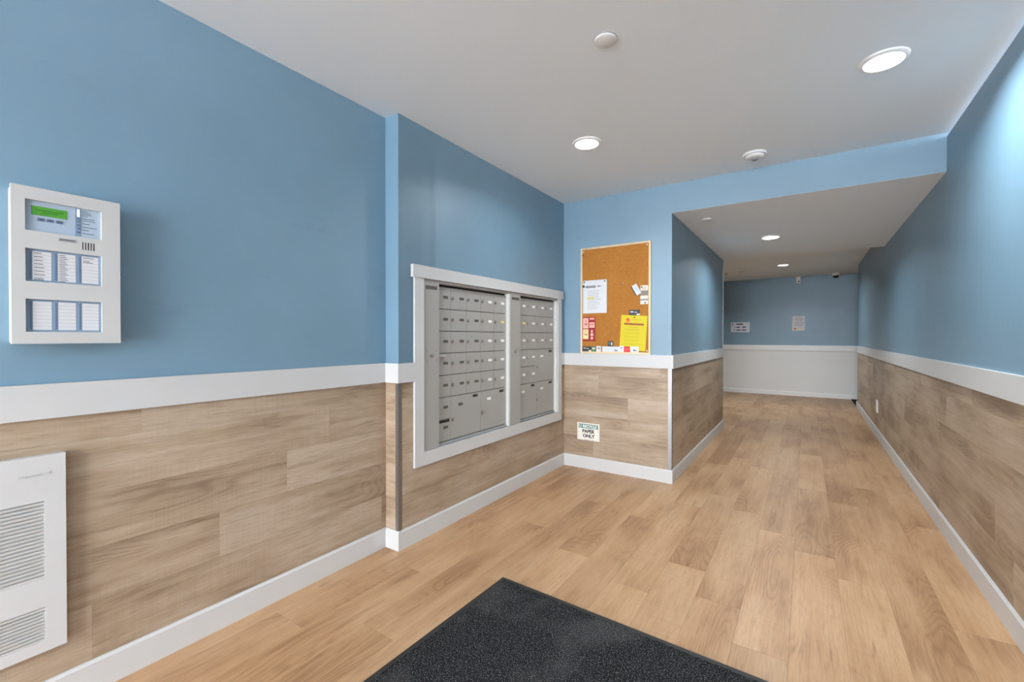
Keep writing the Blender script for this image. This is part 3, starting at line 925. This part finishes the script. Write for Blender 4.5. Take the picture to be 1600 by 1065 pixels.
for k in range(3):
    a0 = math.radians(90 + 120 * k)
    pts = []
    for q in range(7):
        a = a0 - math.radians(8 + q * 13); pts.append((-0.079 + 0.0135 * math.cos(a), 0.048 + 0.0135 * math.sin(a)))
    for q in range(6, -1, -1):
        a = a0 - math.radians(8 + q * 13); pts.append((-0.079 + 0.0085 * math.cos(a), 0.048 + 0.0085 * math.sin(a)))
    rm.prism(pts[::-1], 0.0024, 0.0027)
    a = a0 - math.radians(86); b = a - math.radians(26)
    rm.prism([(-0.079 + 0.0165 * math.cos(a), 0.048 + 0.0165 * math.sin(a)), (-0.079 + 0.011 * math.cos(b), 0.048 + 0.011 * math.sin(b)),
              (-0.079 + 0.0055 * math.cos(a), 0.048 + 0.0055 * math.sin(a))], 0.0024, 0.0027)
rm.build('recycling_mark', M['sign_cream'], sg)

# ------------------------------------------------------------------ ceiling fixtures
def downlight(x, y, z, label, watts=1.0):
    t = thing('ceiling_light', label, 'ceiling light', T(x, y, z), 'round ceiling downlights')
    mb = MB()
    mb.lathe([(0.074, -0.012), (0.080, -0.0125), (0.0895, -0.006), (0.091, 0.0)], 48)
    mb.build('frame', M['lamp_trim'], t, smooth=True)
    MB().lathe([(0, -0.0145), (0.05, -0.0142), (0.0735, -0.0128), (0.0735, -0.0118), (0, -0.0118)], 48).build('diffuser', M['lamp'], t, smooth=True)
    ld = bpy.data.lights.new('downlight_beam', 'AREA')
    ld.shape = 'DISK'; ld.size = 0.145; ld.energy = LAMP_WATTS * watts; ld.spread = LAMP_SPREAD
    ld.color = (0.90, 0.97, 1.0)
    link('light_source', ld, t, T(0, 0, -0.0155))
    return t
downlight(0.283, 2.585, HM, 'round white downlight nearest the right wall', 1.7)
downlight(-1.180, 2.628, HM, 'round white downlight in front of the bulletin board wall', 0.72)
downlight(-0.305, 5.143, HS, 'round white downlight in the low hall ceiling', 1.35)
downlight(-0.335, 8.75, HF, 'round white downlight farthest away in the lobby ceiling', 1.6)
downlight(-2.00, 8.00, HF, 'added unseen downlight in the side arm of the lobby', 1.6)  # added lamp out of view, there to brighten the far lobby
downlight(0.283, -0.90, HM, 'added unseen downlight behind the camera on the right')  # no fixture seen here; added to brighten the right wall
def disc(x, y, z, r, label, name='cover_plate', mat='device'):
    t = thing(name, label, 'cover plate', T(x, y, z))
    MB().lathe([(0, -0.012), (r * 0.86, -0.0115), (r * 0.97, -0.009), (r, -0.004), (r * 0.97, 0)], 36).build('plate', M[mat], t, smooth=True)
    MB().lathe([(r * 0.97, -0.003), (r * 1.04, -0.002), (r * 1.04, 0)], 36).build('rim', M['device_grey'], t, smooth=True)
    return t
disc(-0.708, 1.762, HM, 0.047, 'round white blank plate on the ceiling nearest the camera')
disc(-0.715, 4.075, HS, 0.045, 'round white blank plate in hall ceiling near left corner')
sd = thing('smoke_detector', 'white smoke detector on the ceiling just in front of bulkhead', 'smoke detector', T(-0.300, 3.420, HM))
MB().lathe([(0.036, -0.034), (0.050, -0.030), (0.056, -0.022), (0.057, -0.016), (0.070, -0.014), (0.073, -0.006), (0.071, 0)], 36).build('body', M['device'], sd, smooth=True)
MB().lathe([(0, -0.046), (0.017, -0.045), (0.021, -0.041), (0.021, -0.034)], 24).build('sensor', M['device_grey'], sd, smooth=True)
s2 = thing('smoke_detector', 'smoke detector in the far lobby half hidden by hall corner', 'smoke detector', T(-1.33, 9.35, HF))
MB().lathe([(0.035, -0.050), (0.055, -0.045), (0.060, -0.025), (0.075, -0.020), (0.075, 0)], 28).build('body', M['device'], s2, smooth=True)
MB().lathe([(0.0605, -0.036), (0.0620, -0.034), (0.0620, -0.028), (0.0605, -0.026)], 28).build('vent_band', M['device_grey'], s2, smooth=True)
s3 = thing('sprinkler_cover', 'thin round sprinkler cover in the far lobby ceiling', 'sprinkler', T(-1.03, 9.30, HF))
MB().lathe([(0, -0.008), (0.045, -0.007), (0.05, 0)], 28).build('plate', M['device'], s3, smooth=True)
MB().lathe([(0.0505, -0.004), (0.053, -0.003), (0.053, 0)], 28).build('rim', M['device_grey'], s3, smooth=True)

# ------------------------------------------------------------------ far wall fittings
uF = lambda x: x + 4.1
sc_ = thing('wall_sensor', 'white box sensor with round lens high on far wall', 'sensor', mf @ T(uF(-0.141), 2.372, 0))
MB().box(-0.036, 0.036, -0.078, 0.080, 0.0005, 0.045).build('housing', M['device'], sc_, bevel=0.005, seg=2)
MB().lathe([(0.015, 0), (0.015, 0.006), (0.010, 0.008), (0, 0.0082)], 20).build('lens', M['black'], sc_, T(0.006, -0.048, 0.045), smooth=True)
MB().box(-0.030, 0.030, 0.080, 0.0829, 0.002, 0.040).build('bracket', M['device_grey'], sc_)
dc = thing('dome_camera', 'white dome security camera under lobby ceiling by the right wall', 'camera', T(0.462, 10.44, HF))
MB().lathe([(0.058, -0.052), (0.060, -0.046), (0.060, -0.004), (0.056, 0)], 32).build('mount', M['device'], dc, smooth=True)
MB().box(-0.060, 0.060, 0.02, 0.225, -0.048, -0.004).build('arm', M['device'], dc, bevel=0.004)
prof = [(0.048 * math.cos(a), -0.0525 - 0.048 * math.sin(a)) for a in [math.radians(90 - 10 * i) for i in range(10)]]
MB().lathe([(max(0, r), h) for r, h in prof], 28).build('dome', M['black'], dc, smooth=True)
s = thing('direction_sign', 'small silver sign with three text lines on left of far wall', 'sign', mf @ T(uF(-1.195), 1.412, 0.0005))
MB().box(-0.182, 0.182, -0.108, 0.108, 0, 0.006).build('plate', M['sign_silver'], s, bevel=0.001)
bars(s, M['ink'], [(-0.072, 0.060, 0.052, 0.078), (-0.070, -0.010, -0.012, 0.012), (0.040, 0.110, -0.012, 0.014), (-0.070, 0.004, -0.074, -0.050), (0.034, 0.112, -0.072, -0.048)], 0.006)
ar = MB()
ar.prism([(-0.118, 0.0), (-0.100, 0.014), (-0.100, -0.014)][::-1], 0.006, 0.0064)
ar.prism([(-0.100, -0.062), (-0.122, -0.048), (-0.122, -0.076)], 0.006, 0.0064)
ar.build('arrow_marks', M['ink'], s)
bars(s, M['ink_soft'], [(-0.165, -0.140, 0.040, 0.085)], 0.006, 'pictogram')
s = thing('notice', 'white notice with small orange emblem on the far wall', 'notice', mf @ T(uF(-0.133), 1.480, 0.0005))
MB().box(-0.108, 0.108, -0.148, 0.148, 0, 0.004).build('sheet', M['paper'], s, bevel=0.0005)
bars(s, M['ink_soft'], [(-0.055, 0.060, 0.108, 0.116), (-0.085, 0.085, 0.080, 0.089), (-0.062, 0.060, 0.052, 0.060), (-0.085, 0.085, 0.008, 0.018),
                        (-0.070, 0.080, -0.022, -0.013), (-0.070, 0.072, -0.050, -0.041)], 0.004)
MB().lathe([(0.022, 0.004), (0.022, 0.0044), (0, 0.0044)], 20, (-0.062, -0.112, 0)).build('emblem', M['orange'], s)
bars(s, M['cream_paper'], [(-0.02, 0.088, -0.116, -0.104)], 0.004, 'printed_name')

# ------------------------------------------------------------------ outlet, mats
ot = thing('outlet', 'white outlet plate low on the right wall wainscot', 'outlet', mr @ T(uR(6.85), 0.368, PT))
MB().box(-0.062, 0.062, -0.073, 0.073, 0, 0.008).build('plate', M['device'], ot, bevel=0.002)
for y in (-0.026, 0.026):
    sk = MB().box(-0.018, 0.018, -0.016, 0.016, 0.0078, 0.0095).build('socket', M['device'], ot, T(0, y, 0), bevel=0.0006)
    MB().box(-0.008, -0.005, -0.006, 0.006, 0.0095, 0.0098).box(0.005, 0.008, -0.006, 0.006, 0.0095, 0.0098).build('contact_slot', M['black'], sk)

mat_rot = Matrix.Rotation(math.radians(-2.0), 4, 'Z')
mt = thing('entrance_mat', 'large charcoal carpet entrance mat with black rubber edge in foreground', 'mat', T(-1.248, 1.788, 0.0) @ Matrix.Rotation(math.radians(-1.6), 4, 'Z'))
MW, ML_ = 1.22, 1.83
e = 0.022
edge = MB()
edge.box(0, MW, -e, 0, 0.0004, 0.006).box(0, MW, -ML_, -ML_ + e, 0.0004, 0.006).box(0, e, -ML_ + e, -e, 0.0004, 0.006).box(MW - e, MW, -ML_ + e, -e, 0.0004, 0.006)
edge.build('rubber_border', M['rubber'], mt)
# carpet face: a slightly uneven looped surface
nx, ny = 120, 180
vsn, fsn = [], []
rr = random.Random(4)
for j in range(ny + 1):
    for i in range(nx + 1):
        x = e + (MW - 2 * e) * i / nx; y = -e - (ML_ - 2 * e) * j / ny
        vsn.append((x, y, 0.0075 + 0.0018 * (rr.random() - 0.5)))
for j in range(ny):
    for i in range(nx):
        a = j * (nx + 1) + i
        fsn.append((a, a + nx + 1, a + nx + 2, a + 1))
n0 = len(vsn)
ring = [i for i in range(nx + 1)] + [j * (nx + 1) + nx for j in range(1, ny + 1)] + [ny * (nx + 1) + i for i in range(nx - 1, -1, -1)] + [j * (nx + 1) for j in range(ny - 1, 0, -1)]
for i in ring: vsn.append((vsn[i][0], vsn[i][1], 0.0004))
for q in range(len(ring)):
    q2 = (q + 1) % len(ring)
    fsn.append((ring[q], ring[q2], n0 + q2, n0 + q))
me = bpy.data.meshes.new('pile'); me.from_pydata(vsn, [], fsn); me.materials.append(M['carpet'])
link('pile', me, mt)['kind'] = 'stuff'

m2 = thing('doorway_mat', 'dark mat in the doorway past the right wall end', 'mat', T(xr(9.4) - 0.006, 9.39, 0.0))
MB().box(0.0, 1.2, 0.0, YF - 9.39 - 0.03, 0.0004, 0.007).build('pile', M['carpet'], m2)
MB().box(1.2, 1.22, 0.0, YF - 9.39 - 0.03, 0.0004, 0.006).build('rubber_border', M['rubber'], m2)
